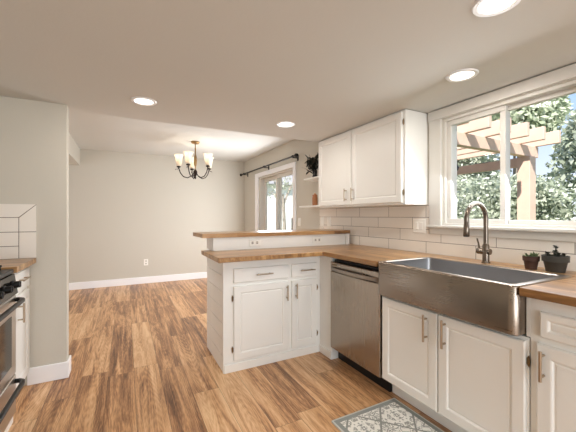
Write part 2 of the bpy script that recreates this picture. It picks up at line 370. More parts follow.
# ------------------------------------------------------------------ the setting
W = 2.298; YB = 6.52; ZK = 2.16; ZD = 2.455; YS = 3.007; T = 0.16
struct('floor', bxs((-3.3, W+T, -3.1, YB+0.1, -0.1, 0)), 'floor')
struct('ceiling', bxs((-3.3, W+T, -3.1, 3.15, ZK, ZK+0.45)), 'ceiling')
struct('ceiling', bxs((-3.3, W+T, 3.15, YB+0.1, ZD, ZD+0.155)), 'ceiling')
WY0, WY1, WZ0, WZ1 = 0.78, 1.69, 1.20, 2.07          # sink window opening
DY0, DY1, DZ1 = 4.24, 5.66, 2.03                      # sliding door opening
struct('wall_right', bxs((W, W+T, -3.1, WY0, 0, ZK), (W, W+T, WY0, WY1, 0, WZ0), (W, W+T, WY0, WY1, WZ1, ZK), (W, W+T, WY1, 3.15, 0, ZK),
                         (W, W+T, 3.15, DY0, 0, ZD), (W, W+T, DY0, DY1, DZ1, ZD), (W, W+T, DY1, YB+0.1, 0, ZD)), 'wall')
struct('wall_back', bxs((-3.3, W, YB, YB+0.12, 0, ZD)), 'wall')
struct('wall_left', bxs((-1.37, -1.25, -3.1, YS, 0, ZK)), 'wall')
struct('wall_stub', bxs((-1.37, -0.4167, YS, 3.115, 0, ZK)), 'wall')
struct('wall_side', bxs((-3.3, -3.2, 3.115, YB, 0, ZD), (-3.3, -1.37, 3.0, 3.115, 0, ZD)), 'wall')
struct('beam_left', bxs((-0.86, -0.71, 3.15, YB, 2.162, ZD)), 'wall')
# wall behind the camera, with an unseen window added for the fill light
struct('wall_rear', bxs((-1.37, W, -3.1, -3.0, 0, 0.5), (-1.37, W, -3.1, -3.0, 2.1, ZK), (-1.37, -0.95, -3.1, -3.0, 0.5, 2.1), (1.65, W, -3.1, -3.0, 0.5, 2.1)), 'wall')
wr = struct('added_window', bxs((-0.95, 1.65, -3.08, -3.02, 0.5, 0.55), (-0.95, 1.65, -3.08, -3.02, 2.05, 2.1), (-0.95, -0.9, -3.08, -3.02, 0.55, 2.05), (1.6, 1.65, -3.08, -3.02, 0.55, 2.05), (0.33, 0.37, -3.08, -3.02, 0.55, 2.05)), 'frame')
def baseboard(name, boxes): return struct(name, bxs(*boxes), 'trim', bevel=0.006)
baseboard('baseboard_back', [(-3.2, W, YB-0.016, YB, 0, 0.125)])
baseboard('baseboard_left', [(-0.661, -0.4007, YS-0.016, YS, 0, 0.13), (-0.4167, -0.4007, YS, 3.131, 0, 0.13)])
baseboard('baseboard_right', [(W-0.016, W, 3.16, 4.15, 0, 0.125), (W-0.016, W, 5.83, YB-0.016, 0, 0.125)])

# tile backsplash on the window wall
struct('trim_backsplash', bxs((W-0.009, W, -0.3, 0.66, 0.962, 1.375), (W-0.009, W, 0.66, 1.81, 0.962, 1.128), (W-0.009, W, 1.81, 3.50, 0.962, 1.38)), 'tile')

# sink window: casing, frame, two sashes, stool
def ring(x0, x1, y0, y1, z0, z1, wd):
    return [(x0, x1, y0, y1, z0, z0+wd), (x0, x1, y0, y1, z1-wd, z1), (x0, x1, y0, y0+wd, z0+wd, z1-wd), (x0, x1, y1-wd, y1, z0+wd, z1-wd)]
w1 = struct('window_1', bxs(*ring(W+0.01, W+T, WY0, WY1, WZ0, WZ1, 0.022)), 'frame', bevel=0.002)
obj('casing', bxs((W-0.02, W, 0.67, WY0, 1.205, 2.075), (W-0.02, W, WY1, 1.80, 1.205, 2.075), (W-0.024, W, 0.66, 1.81, 2.075, 2.152)), 'frame', w1, bevel=0.004)
obj('window_stool', bxs((W-0.045, W+0.01, 0.655, 1.815, 1.182, 1.205), (W-0.018, W, 0.67, 1.80, 1.128, 1.182)), 'frame', w1, bevel=0.005)
s1 = obj('sash', bxs(*ring(W+0.03, W+0.065, 1.225, WY1-0.022, WZ0+0.022, WZ1-0.022, 0.036)), 'frame', w1, bevel=0.003)
obj('pane', bxs((W+0.045, W+0.049, 1.26, WY1-0.057, WZ0+0.057, WZ1-0.057)), 'glass', s1)
s2 = obj('sash', bxs(*ring(W+0.07, W+0.105, WY0+0.022, 1.262, WZ0+0.022, WZ1-0.022, 0.03)), 'frame', w1, bevel=0.003)
obj('pane', bxs((W+0.085, W+0.089, WY0+0.05, 1.234, WZ0+0.05, WZ1-0.05)), 'glass', s2)

# sliding patio door
d1 = struct('door_1', bxs((W+0.01, W+T, DY0, DY0+0.03, 0, DZ1), (W+0.01, W+T, DY1-0.03, DY1, 0, DZ1), (W+0.01, W+T, DY0, DY1, DZ1-0.03, DZ1), (W+0.01, W+T, DY0, DY1, 0, 0.03)), 'frame', bevel=0.003)
obj('casing', bxs((W-0.02, W, 4.155, DY0, 0, 2.03), (W-0.02, W, DY1, 5.82, 0, 2.03), (W-0.02, W, 4.155, 5.82, 2.03, 2.11)), 'trim', d1, bevel=0.004)
p1 = obj('fixed_panel', bxs(*ring(W+0.10, W+0.14, 4.93, DY1-0.03, 0.03, DZ1-0.03, 0.06)), 'frame', d1, bevel=0.003)
obj('pane', bxs((W+0.118, W+0.122, 4.98, DY1-0.08, 0.08, DZ1-0.08)), 'glass', p1)
p2 = obj('sliding_panel', bxs(*ring(W+0.04, W+0.08, DY0+0.03, 4.97, 0.03, DZ1-0.03, 0.06)), 'frame', d1, bevel=0.003)
obj('pane', bxs((W+0.058, W+0.062, DY0+0.08, 4.92, 0.08, DZ1-0.08)), 'glass', p2)
bm = bmesh.new(); add_tube(bm, [(W+0.005, 4.30, 1.05), (W+0.005, 4.30, 1.25)], 0.011, 8); add_box(bm, W+0.005, W+0.045, 4.29, 4.31, 1.06, 1.085); add_box(bm, W+0.005, W+0.045, 4.29, 4.31, 1.215, 1.24)
obj('handle', bm, 'black', d1)

# half wall that carries the raised bar
struct('wall_bar', bxs((0.722, W, 2.83, 3.06, 0, 0.923), (0.722, 2.235, 2.83, 3.06, 0.923, 1.083), (0.702, 0.722, 2.83, 3.075, 0.964, 1.083)), 'cab', bevel=0.002)
struct('trim_bar', bxs((2.19, 2.235, 2.806, 2.83, 0.963, 1.083), (0.702, 0.745, 2.822, 2.83, 0.963, 1.083), (1.055, 1.0575, 2.8285, 2.83, 0.963, 1.083)), 'cab', bevel=0.002)

# ------------------------------------------------------------------ peninsula cabinet
pen = thing('base_cabinet', 'white two-door peninsula base cabinet with shiplap end panel and two drawers', 'cabinet', (1.2, 2.65, 0), None)
obj('body', bxs((0.7205, 1.70, 2.492, 2.828, 0, 0.923), (0.700, 0.7205, 2.490, 2.512, 0, 0.923), (1.632, 1.70, 2.292, 2.492, 0, 0.923)), 'cab', pen, bevel=0.002)
obj('base_trim', bxs((0.706, 1.622, 2.478, 2.492, 0, 0.068), (1.620, 1.632, 2.292, 2.478, 0, 0.068)), 'cab', pen, bevel=0.004)
def shiplap(y0, y1, nb=7, hb=0.921/7):
    bm = bmesh.new()
    for k in range(nb): add_box(bm, 0.704, 0.7200, y0, y1, k*hb+0.003, (k+1)*hb-0.003)
    add_box(bm, 0.715, 0.7203, y0, y1, 0, 0.921); return bm
struct('trim_shiplap', shiplap(2.829, 3.076), 'cab')
bm = shiplap(2.5125, 2.829)
obj('end_panel', bm, 'cab', pen)
FP = Face('-Y', 2.492)
dA = obj('door', panel_front(FP, 0.785, 1.290, 0.092, 0.700), 'cab', pen)
dB = obj('door', panel_front(FP, 1.322, 1.588, 0.092, 0.700), 'cab', pen)
bar_handle(FP, 1.268, 0.535, 0.668, dA); bar_handle(FP, 1.362, 0.540, 0.675, dB)
for b in (0.60, 0.18): hinge(FP, 0.775, b, dA)
for b in (0.61, 0.18): hinge(FP, 1.598, b, dB)
for a0, a1, h0, h1 in ((0.785, 1.290, 0.975, 1.125), (1.322, 1.588, 1.402, 1.552)):
    dr = obj('drawer', panel_front(FP, a0, a1, 0.728, 0.846, stile=0), 'cab', pen, bevel=0.002)
    bar_handle(FP, 0.787, h0, h1, dr, horiz=True)

# ------------------------------------------------------------------ worktops
def slab(poly, z0, z1): bm = bmesh.new(); add_prism(bm, poly, z0, z1); return bm
wt_poly = [(0.62, 2.331), (1.5577, 2.331), (1.5577, 1.655), (2.092, 1.655), (2.092, 0.764), (1.5577, 0.764), (1.5577, -0.3), (W-0.010, -0.3), (W-0.010, 3.055), (2.236, 3.055), (2.236, 2.804), (2.189, 2.804), (2.189, 2.828), (0.745, 2.828), (0.745, 2.821), (0.7005, 2.821), (0.7005, 2.94), (0.62, 2.94)]
top = obj('worktop', slab(wt_poly, 0.924, 0.962), 'blockY', bevel=0.003)
tag(top, 'L-shaped butcher block worktop running over the peninsula and around the sink', 'worktop')
bt = obj('bar_top', slab([(0.60, 2.79), (2.236, 2.79), (2.236, 3.16), (0.585, 3.16)], 1.0835, 1.121), 'blockX', bevel=0.003)
tag(bt, 'raised butcher block bar ledge on the half wall behind the peninsula', 'bar counter')

# ------------------------------------------------------------------ dishwasher
dw = thing('dishwasher', 'stainless steel dishwasher between the peninsula and the sink', 'dishwasher', (1.9, 1.98, 0))
FX = Face('-X', 1.635)
obj('body', bxs((1.650, 2.25, 1.685, 2.280, 0.10, 0.895)), 'black', dw)
obj('kick_plate', bxs((1.70, 1.72, 1.675, 2.288, 0, 0.118)), 'black', dw)
bm = panel_front(FX, 1.679, 2.284, 0.12, 0.795, t=0.028, stile=0)
obj('door', bm, 'steelZ', dw, bevel=0.004)
obj('control_panel', panel_front(FX, 1.679, 2.284, 0.798, 0.878, t=0.028, stile=0), 'steelZ', dw, bevel=0.004)
pts = [(1.607-0.030*math.sin(PI*k/12)**0.6, 2.27-0.578*k/12, 0.822) for k in range(13)]
bm = bmesh.new()
loops = [[(p[0]-0.004, p[1], p[2]-0.016), (p[0]-0.004, p[1], p[2]+0.012), (p[0]+0.006, p[1], p[2]+0.014), (p[0]+0.006, p[1], p[2]-0.016)] for p in pts]
add_loops(bm, loops); obj('handle', bm, 'steelY', dw, smooth=True)
obj('badge', bxs((1.6055, 1.607, 2.19, 2.255, 0.850, 0.864)), 'hinge', dw)

# ------------------------------------------------------------------ apron sink
sk = thing('apron_sink', 'wide stainless steel farmhouse sink with apron front under the window', 'sink', (1.82, 1.21, 0.735))
def at_z(loop, z): return [(x, y, z) for x, y in loop]
R1 = (0.040, 0.006, 0.006, 0.040)
def outl(i): return rrect(1.548+i, 2.090-i, 0.768+i, 1.651-i, [max(r-i, 0.003) for r in R1], 8)
inn = lambda i: rrect(1.586+i, 2.050-i, 0.806+i, 1.616-i, [0.03]*4, 8)
bm = bmesh.new()
add_loops(bm, [at_z(outl(0.006), 0.737), at_z(outl(0.0), 0.743), at_z(outl(0), 0.958), at_z(outl(0.003), 0.9635), at_z(outl(0.008), 0.966), at_z(inn(-0.006), 0.966), at_z(inn(0), 0.960)], True, False)
obj('apron_front', bm, 'steelY', sk, smooth=True)
bm = bmesh.new()
add_loops(bm, [at_z(inn(0), 0.960), at_z(inn(0.004), 0.79), at_z(inn(0.02), 0.765), at_z(inn(0.05), 0.757)], False, True)
obj('basin', bm, 'steelI', sk, smooth=True)
obj('drain', lathe([(0.055, 0.0), (0.055, 0.004), (0.042, 0.004), (0.03, -0.002), (0.006, -0.002)], (1.85, 1.2, 0.7575), 24), 'nickel', sk, smooth=True)

# ------------------------------------------------------------------ sink cabinet and the drawer cabinet beyond it
FS = Face('-X', 1.622)
sc_ = thing('sink_cabinet', 'white two-door cabinet under the farmhouse sink', 'cabinet', (1.95, 1.21, 0))
obj('body', bxs((1.622, 2.27, 0.7535, 1.668, 0.13, 0.728), (1.622, 2.10, 1.654, 1.668, 0.728, 0.923)), 'cab', sc_, bevel=0.002)
obj('kick_plate', bxs((1.72, 1.735, 0.752, 1.668, 0, 0.13)), 'cab', sc_)
dL = obj('door', panel_front(FS, 1.214, 1.652, 0.138, 0.712, t=0.02), 'cab', sc_)
dR = obj('door', panel_front(FS, 0.762, 1.206, 0.138, 0.712, t=0.02), 'cab', sc_)
bar_handle(FS, 1.283, 0.53, 0.69, dL, r=0.0065); bar_handle(FS, 1.160, 0.535, 0.693, dR, r=0.0065)
for b in (0.60, 0.24): hinge(FS, 1.660, b, dL, h=0.045)
dc = thing('drawer_cabinet', 'white cabinet with a drawer over a door at the near end of the run', 'cabinet', (1.95, 0.25, 0))
obj('body', bxs((1.622, 2.27, -0.28, 0.7485, 0.13, 0.923), (1.622, 2.10, 0.7485, 0.766, 0.732, 0.923)), 'cab', dc, bevel=0.002)
obj('kick_plate', bxs((1.72, 1.735, -0.28, 0.748, 0, 0.13)), 'cab', dc)
d_ = obj('door', panel_front(FS, 0.22, 0.718, 0.138, 0.722), 'cab', dc)
bar_handle(FS, 0.690, 0.57, 0.70, d_, r=0.0065)
d_ = obj('drawer', panel_front(FS, 0.22, 0.706, 0.752, 0.862, stile=0.026), 'cab', dc)
bar_handle(FS, 0.807, 0.38, 0.54, d_, horiz=True, r=0.0065)
hg = hinge(FS, 0.752, 0.622, dR, h=0.055, c0=0.001)

# ------------------------------------------------------------------ wall cabinet
wc = thing('wall_cabinet', 'white two-door wall cabinet mounted beside the sink window', 'cabinet', (2.15, 2.47, 1.38))
obj('body', bxs((2.029, W-0.001, 1.826, 3.108, 1.375, 2.156)), 'cab', wc, bevel=0.002)
FU = Face('-X', 2.029)
uA = obj('door', panel_front(FU, 2.503, 3.098, 1.392, 2.140, stile=0.05), 'cab', wc)
uB = obj('door', panel_front(FU, 1.852, 2.492, 1.392, 2.140, stile=0.05), 'cab', wc)
bar_handle(FU, 2.572, 1.43, 1.56, uA); bar_handle(FU, 2.462, 1.43, 1.56, uB)
for b in (2.055, 1.475): hinge(FU, 1.842, b, uB, h=0.055)

# ------------------------------------------------------------------ shelves beside the wall cabinet and what stands on them
def shelf(name, y1, z, label):
    poly = rrect(2.07, W-0.001, 3.110, y1, (0.004, 0.004, 0.004, 0.05), 6)
    o = obj(name, slab(poly, z-0.018, z), 'cab', bevel=0.002); return tag(o, label, 'shelf', 'end shelves beside the wall cabinet')
shelf('wall_shelf', 3.58, 1.765, 'upper white end shelf with the dark plant on it')
shelf('wall_shelf', 3.70, 1.412, 'lower white end shelf level with the bottom of the wall cabinet')
vp = thing('vase_of_foliage', 'dark vase of nearly black foliage on the upper end shelf', 'plant', (2.165, 3.42, 1.765))
obj('vase', lathe([(0.028, 0), (0.034, 0.02), (0.026, 0.05), (0.032, 0.085), (0.022, 0.12), (0.026, 0.135)], (2.165, 3.42, 1.765), 18), 'vase', vp, smooth=True)
def leaf_blade(bm, base, dirv, length, width, bend=0.25, n=4):
    d = Vector(dirv).normalized(); s = d.cross(Vector((0, 0, 1)));
    if s.length < 1e-3: s = Vector((1, 0, 0))
    s.normalize(); nrm = s.cross(d); rows = []
    for k in range(n+1):
        t = k/n; c = Vector(base)+d*length*t-nrm*(-bend)*length*0.0-Vector((0, 0, bend*length*t*t)); w = width*math.sin(PI*min(0.98, 0.12+0.88*t))*0.5
        rows.append((bm.verts.new(c-s*w), bm.verts.new(c+nrm*0.003*(1-t)), bm.verts.new(c+s*w)))
    for a, b in zip(rows, rows[1:]):
        bm.faces.new((a[0], a[1], b[1], b[0])); bm.faces.new((a[1], a[2], b[2], b[1]))
bm = bmesh.new(); rd = random.Random(3)
for k in range(150):
    a = rd.uniform(0, 2*PI); el = rd.uniform(-0.25, 1.35); L_ = rd.uniform(0.05, 0.11)
    st = Vector((2.165, 3.42, 1.93))+Vector((rd.gauss(0, .03), rd.gauss(0.02, .065), rd.uniform(-0.07, .10)))
    leaf_blade(bm, st, (math.cos(a)*math.cos(el), math.sin(a)*math.cos(el), math.sin(el)), L_, 0.034, 0.2)
for k in range(9):
    a = rd.uniform(0, 2*PI); add_tube(bm, [(2.165, 3.42, 1.87), (2.165+.03*math.cos(a), 3.42+.04*math.sin(a), 1.96), (2.165+.06*math.cos(a), 3.42+.09*math.sin(a), 2.05+rd.uniform(-.04, .04))], 0.0025, 5)
obj('foliage', bm, 'darkleaf', vp)
jar = thing('wooden_jar', 'small amber wooden jar on the lower end shelf', 'jar', (2.165, 3.42, 1.412))
obj('jar_body', lathe([(0.030, 0), (0.036, 0.02), (0.036, 0.10), (0.030, 0.125)], (2.165, 3.42, 1.412), 20), 'amber', jar, smooth=True)
obj('lid', lathe([(0.032, 0.125), (0.033, 0.14), (0.015, 0.148), (0.011, 0.158), (0.004, 0.162)], (2.165, 3.42, 1.412), 20), 'amber', jar, smooth=True)

# ------------------------------------------------------------------ faucet
fx, fy = 2.165, 1.262
fa = thing('faucet', 'brushed nickel gooseneck faucet standing behind the sink', 'faucet', (fx, fy, 0.962))
obj('body', lathe([(0.027, 0), (0.027, 0.006), (0.021, 0.010), (0.021, 0.118), (0.018, 0.124), (0.016, 0.13)], (fx, fy, 0.962), 20), 'faucet', fa, smooth=True)
R_ = 0.105
pts = [(fx, fy, 1.08), (fx, fy, 1.16), (fx, fy, 1.255)]+[(fx-R_+R_*math.cos(PI*k/16), fy, 1.258+R_*math.sin(PI*k/16)) for k in range(1, 17)]
obj('spout', tube(pts, 0.0148, 16), 'faucet', fa, smooth=True)
obj('spray_head', tube([(fx-2*R_, fy, 1.262), (fx-2*R_, fy, 1.225), (fx-2*R_, fy, 1.222), (fx-2*R_-0.002, fy, 1.150), (fx-2*R_-0.002, fy, 1.146)], [0.0152, 0.0155, 0.017, 0.019, 0.016], 16), 'faucet', fa, smooth=True)
vb = obj('valve', tube([(fx, fy-0.03, 1.040), (fx, fy+0.052, 1.040), (fx, fy+0.060, 1.040)], [0.020, 0.022, 0.018], 16), 'faucet', fa, smooth=True)
obj('lever', tube([(fx, fy+0.045, 1.055), (fx, fy+0.050, 1.09), (fx, fy+0.060, 1.125)], [0.006, 0.0055, 0.005], 8), 'faucet', fa, smooth=True)

# ------------------------------------------------------------------ plant pots
def pot(loc, r, h, mat, label, leafm, kind):
    t = thing('potted_succulent', label, 'potted plant', loc, 'potted succulents behind the sink')
    prof = [(r*0.70, 0), (r*0.88, h*0.62), (r*0.89, h*0.63), (r*1.0, h*0.645), (r*1.03, h), (r*0.93, h), (r*0.90, h*0.86)]
    obj('pot', lathe(prof, loc, 28), mat, t, smooth=True)
    obj('soil', lathe([(r*0.915, h*0.85), (r*0.6, h*0.88), (r*0.1, h*0.9)], loc, 20), 'soil', t, smooth=True)
    bm = bmesh.new(); rd = random.Random(len(label)); c = Vector(loc)+Vector((0, 0, h*0.88))
    if kind == 'spiky':
        for q in range(5):
            cc = c+Vector((rd.uniform(-.5, .5)*r, rd.uniform(-.5, .5)*r, 0))
            for k in range(9):
                a = 2*PI*k/9+rd.random(); el = rd.uniform(0.35, 1.3); leaf_blade(bm, cc, (math.cos(a)*math.cos(el), math.sin(a)*math.cos(el), math.sin(el)), rd.uniform(.025, .042), 0.012, 0.0, 3)
        leaf_blade(bm, c+Vector((0, 0.015, 0)), (-0.2, 0.9, 0.55), 0.055, 0.012, 0.1, 3)
    else:
        for dx, dy, hh in ((-.05, .05, .062), (-.35, .3, .022), (.3, -.2, .018), (-.1, .62, .026), (.4, .3, .018), (-.4, -.35, .022), (0, -.6, .018), (.1, .1, .035)):
            b0 = c+Vector((dx*r, dy*r, 0)); tp = b0+Vector((rd.uniform(-.006, .006), rd.uniform(-.008, .008), hh)); add_tube(bm, [b0-Vector((0, 0, 0.01)), tp], 0.0025, 6)
            for k in range(10):
                a = 2.4*k+rd.random(); el = rd.uniform(-0.1, 1.2)
                leaf_blade(bm, tp-Vector((0, 0, rd.uniform(0, .012))), (math.cos(a)*math.cos(el), math.sin(a)*math.cos(el), math.sin(el)), rd.uniform(.016, .026), 0.017, 0.15, 4)
    obj('leaves', bm, leafm, t)
pot((2.155, 0.992, 0.962), 0.041, 0.078, 'terra', 'small brown pot with a spiky green succulent beside the faucet', 'succ', 'spiky')
pot((2.175, 0.880, 0.962), 0.062, 0.092, 'slate', 'larger charcoal pot with dark leafy succulent under the window', 'darkleaf', 'leafy')

# ------------------------------------------------------------------ outlets and switches
def plate_thing(name, label, cat, F, a, b, w, h, horiz, kind, group=None):
    loc = F(a, b, 0)
    t = thing(name, label, cat, loc, group)
    obj('cover_plate', panel_front(F, a-w/2, a+w/2, b-h/2, b+h/2, t=0.006, stile=0), 'plate', t, bevel=0.001)
    if kind == 'outlet':
        for s in (-1, 1):
            da, db = (s*w*0.2, 0) if horiz else (0, s*h*0.2)
            sw = 0.032
            o = obj('socket', panel_front(F, a+da-sw/2, a+da+sw/2, b+db-sw/2, b+db+sw/2, t=0.0075, stile=0), 'socket', t)
            bm = bmesh.new()
            for q in (-1, 1):
                u, v = (0, q*0.007) if horiz else (q*0.007, 0)
                du, dv = (0.006, 0.0024) if horiz else (0.0024, 0.006)
                add_box(bm, *sum([[min(p, r_), max(p, r_)] for p, r_ in zip(F(a+da+u-du, b+db+v-dv, 0.0072), F(a+da+u+du, b+db+v+dv, 0.0078))], []))
            obj('slot', bm, 'slot', o)
    else:
        n = kind
        for k in range(n):
            ca = a+(k-(n-1)/2)*0.046
            obj('rocker', panel_front(F, ca-0.0165, ca+0.0165, b-0.034, b+0.034, t=0.010, stile=0), 'plate', t, bevel=0.001)
    return t
FB = Face('-Y', 2.83)
g_out = 'white outlets on the bar wall'
plate_thing('wall_outlet', 'horizontal white outlet on the bar wall at the open end of the peninsula', 'outlet', FB, 1.105, 1.022, 0.118, 0.074, True, 'outlet', g_out)
plate_thing('wall_outlet', 'horizontal white outlet on the bar wall close to the tiled corner', 'outlet', FB, 1.82, 1.024, 0.118, 0.074, True, 'outlet', g_out)
plate_thing('wall_outlet', 'white upright outlet low on the far dining wall', 'outlet', Face('-Y', YB), 0.34, 0.40, 0.075, 0.118, False, 'outlet')
FT = Face('-X', W-0.009); FW = Face('-X', W)
plate_thing('light_switch', 'white double switch plate on the tile beside the sink window', 'switch', FT, 1.905, 1.192, 0.13, 0.125, False, 2)
plate_thing('light_switch', 'white switch plate on the tile over the bar ledge, nearer the sink', 'switch', FT, 3.28, 1.205, 0.08, 0.125, False, 1, 'switches over the bar ledge')
plate_thing('light_switch', 'white switch plate at the far end of the tile over the bar ledge', 'switch', FT, 3.44, 1.205, 0.08, 0.125, False, 1, 'switches over the bar ledge')
plate_thing('light_switch', 'white switch plate on painted wall beside the sliding door casing', 'switch', FW, 4.06, 1.19, 0.075, 0.125, False, 1)

# ------------------------------------------------------------------ curtain rod
cr = thing('curtain_rod', 'black curtain rod with round finials above the sliding door', 'curtain rod', (W, 5.2, 2.19))
RX = 2.205
obj('rod', tube([(RX, 4.03, 2.165), (RX, 6.40, 2.165)], 0.0135, 12), 'rod', cr, smooth=True)
for y, s in ((4.03, -1), (6.40, 1)):
    obj('finial', tube([(RX, y, 2.165), (RX, y+s*.012, 2.165), (RX, y+s*.02, 2.165), (RX, y+s*.045, 2.165), (RX, y+s*.07, 2.165), (RX, y+s*.078, 2.165)], [0.014, 0.022, 0.018, 0.030, 0.022, 0.006], 14), 'rod', cr, smooth=True)
for y in (4.10, 5.18, 6.27):
    bm = tube([(W-0.001, y, 2.15), (RX, y, 2.15)], 0.008, 8); add_box(bm, W-0.008, W-0.001, y-0.02, y+0.02, 2.11, 2.19); add_tube(bm, [(RX, y-.012, 2.165), (RX, y+.012, 2.165)], 0.021, 12)
    obj('bracket', bm, 'rod', cr)

# ------------------------------------------------------------------ chandelier
cx, cy = 0.975, 5.06
ch = thing('chandelier', 'five-arm bronze chandelier with frosted bell shades hanging over the dining floor', 'chandelier', (cx, cy, ZD))
obj('canopy', lathe([(0.012, -0.040), (0.05, -0.034), (0.066, -0.018), (0.068, 0)], (cx, cy, ZD), 28), 'brass', ch, smooth=True)
obj('stem', lathe([(0.007, -0.04), (0.007, -0.10), (0.013, -0.11), (0.010, -0.13), (0.010, -0.20), (0.020, -0.24), (0.026, -0.30), (0.022, -0.36), (0.010, -0.40), (0.010, -0.47)], (cx, cy, ZD), 18), 'brass', ch, smooth=True)
obj('hub', lathe([(0.012, -0.44), (0.030, -0.47), (0.034, -0.50), (0.022, -0.53), (0.012, -0.55), (0.016, -0.565), (0.010, -0.585), (0.002, -0.595)], (cx, cy, ZD), 20), 'bronze', ch, smooth=True)
for k in range(5):
    a = math.atan2(-.188, .982)+PI+math.radians(72*k-6); ux, uy = math.cos(a), math.sin(a)
    P_ = lambda r, z: (cx+ux*r, cy+uy*r, ZD+z)
    rz = [(0.02, -0.50), (0.06, -0.545), (0.12, -0.575), (0.18, -0.555), (0.225, -0.50), (0.245, -0.44), (0.25, -0.405)]
    arm = obj('arm', tube([P_(*q) for q in rz], 0.0075, 10), 'bronze', ch, smooth=True)
    bm = lathe([(0.008, -0.42), (0.03, -0.412), (0.034, -0.40), (0.018, -0.392), (0.016, -0.36)], P_(0.25, 0), 16)
    add_tube(bm, [P_(0.25, -0.425), P_(0.272, -0.445), P_(0.292, -0.44), P_(0.302, -0.455)], 0.004, 6)
    obj('cup', bm, 'bronze', arm, smooth=True)
    bm = bmesh.new()
    prof = [(0.022, -0.392), (0.038, -0.375), (0.046, -0.33), (0.052, -0.28), (0.064, -0.235), (0.078, -0.215)]
    full = prof+[(r-0.003, z+0.001) for r, z in prof[::-1]]
    add_lathe(bm, full, P_(0.25, 0), 24, False)
    obj('shade', bm, 'shade', arm, smooth=True)
    obj('bulb', lathe([(0.008, -0.36), (0.012, -0.345), (0.023, -0.31), (0.024, -0.29), (0.014, -0.268), (0.002, -0.262)], P_(0.25, 0), 14), 'bulb', arm, smooth=True)
    L_ = lamp('chandelier_light', 'POINT', P_(0.25, -0.225), (0, 0, 0), 0.4, (1.0, 0.90, 0.76), shadow_soft_size=0.03)

# ------------------------------------------------------------------ recessed downlights
def ring_bm(r0, r1, c, z0, z1, seg=32):
    return lathe([(r0, z0+0.004), (r0+0.004, z0), (r1-0.006, z0), (r1, z1), (r0, z1), (r0, z0+0.004)], c, seg, False)
spots = [((0.123, 2.631), 'recessed ceiling light over the passage near the stub wall'), ((1.36, 2.663), 'recessed ceiling light over the peninsula'),
         ((1.862, 1.232), 'recessed ceiling light over the sink'), ((1.355, 0.745), 'recessed ceiling light nearest the camera, cut by the top of the frame')]
proto = None
for (x, y), lab in spots:
    if proto is None:
        t = thing('recessed_light', lab, 'ceiling light', (x, y, ZK), 'recessed ceiling lights')
        obj('trim_ring', ring_bm(0.066, 0.092, (x, y, ZK), -0.008, -0.0005), 'trim', t, smooth=True)
        obj('lens', lathe([(0.068, -0.0005), (0.068, -0.004), (0.04, -0.0055), (0.004, -0.006)], (x, y, ZK), 32), 'lens', t, smooth=True); proto = t
    else:
        t = proto.copy(); COL.objects.link(t); t.location = (x, y, ZK); t['label'] = lab
        for c in proto.children:
            q = c.copy(); COL.objects.link(q); q.parent = t
    lamp('recessed_light_beam', 'AREA', (x, y, ZK-0.012), (0, 0, 0), 5, (1.0, 0.95, 0.88), shape='DISK', size=0.14)

# ------------------------------------------------------------------ left side: tile panel, worktop, narrow cabinet, range
bm = bmesh.new()
yT = YS-0.008; x1 = -0.607; zt = 1.369; g = 0.0022; xi = -0.71; zi = 1.269
def tile_poly(pts): 
    a = [bm.verts.new((x, YS-0.001, z)) for x, z in pts]; b = [bm.verts.new((x, yT, z)) for x, z in pts]; n = len(pts)
    bm.faces.new(a); bm.faces.new(b[::-1])
    for i in range(n): bm.faces.new((a[i], a[(i+1) % n], b[(i+1) % n], b[i]))
zm = 1.160; zb = 0.963
tile_poly([(x1, zt), (-1.248, zt), (-1.248, zi+g), (xi-g*.4, zi+g)])                 # mitred top border
tile_poly([(x1, zt-2*g), (xi+g, zi-g), (xi+g, zm+g), (x1, zm+g)]); tile_poly([(x1, zm-g), (xi+g, zm-g), (xi+g, zb), (x1, zb)])
for z0, z1 in ((zm+g, zi-g), (1.055+g, zm-g), (zb, 1.055-g)): tile_poly([(xi-g, z1), (-1.248, z1), (-1.248, z0), (xi-g, z0)])
tp = struct('trim_tile', bm, pmat('border_tile', (236, 230, 222), 0.2, var=0.02), bevel=0.001)
obj('grout', bxs((-1.248, x1-0.001, YS-0.005, YS, zb, zt-0.001)), pmat('grout', (112, 103, 94), 0.9), tp)
wl_ = obj('worktop', bxs((-1.245, -0.605, 2.522, YS-0.009, 0.924, 0.962)), 'blockX', bevel=0.003)
tag(wl_, 'short butcher block worktop between the range and the stub wall', 'worktop')
nc = thing('base_cabinet', 'narrow white cabinet squeezed between the range and stub wall', 'cabinet', (-0.94, 2.765, 0))
obj('body', bxs((-1.245, -0.662, 2.524, YS-0.001, 0.10, 0.923)), 'cab', nc, bevel=0.002)
obj('kick_plate', bxs((-0.70, -0.685, 2.524, YS-0.001, 0, 0.10)), 'cab', nc)
FL = Face('+X', -0.662)
dn = obj('door', panel_front(FL, 2.535, 2.985, 0.11, 0.735), 'cab', nc); bar_handle(FL, 2.70, 0.56, 0.69, dn)
dd = obj('drawer', panel_front(FL, 2.535, 2.985, 0.76, 0.895, stile=0), 'cab', nc, bevel=0.002); bar_handle(FL, 0.842, 2.70, 2.86, dd, horiz=True, mat='nickel')

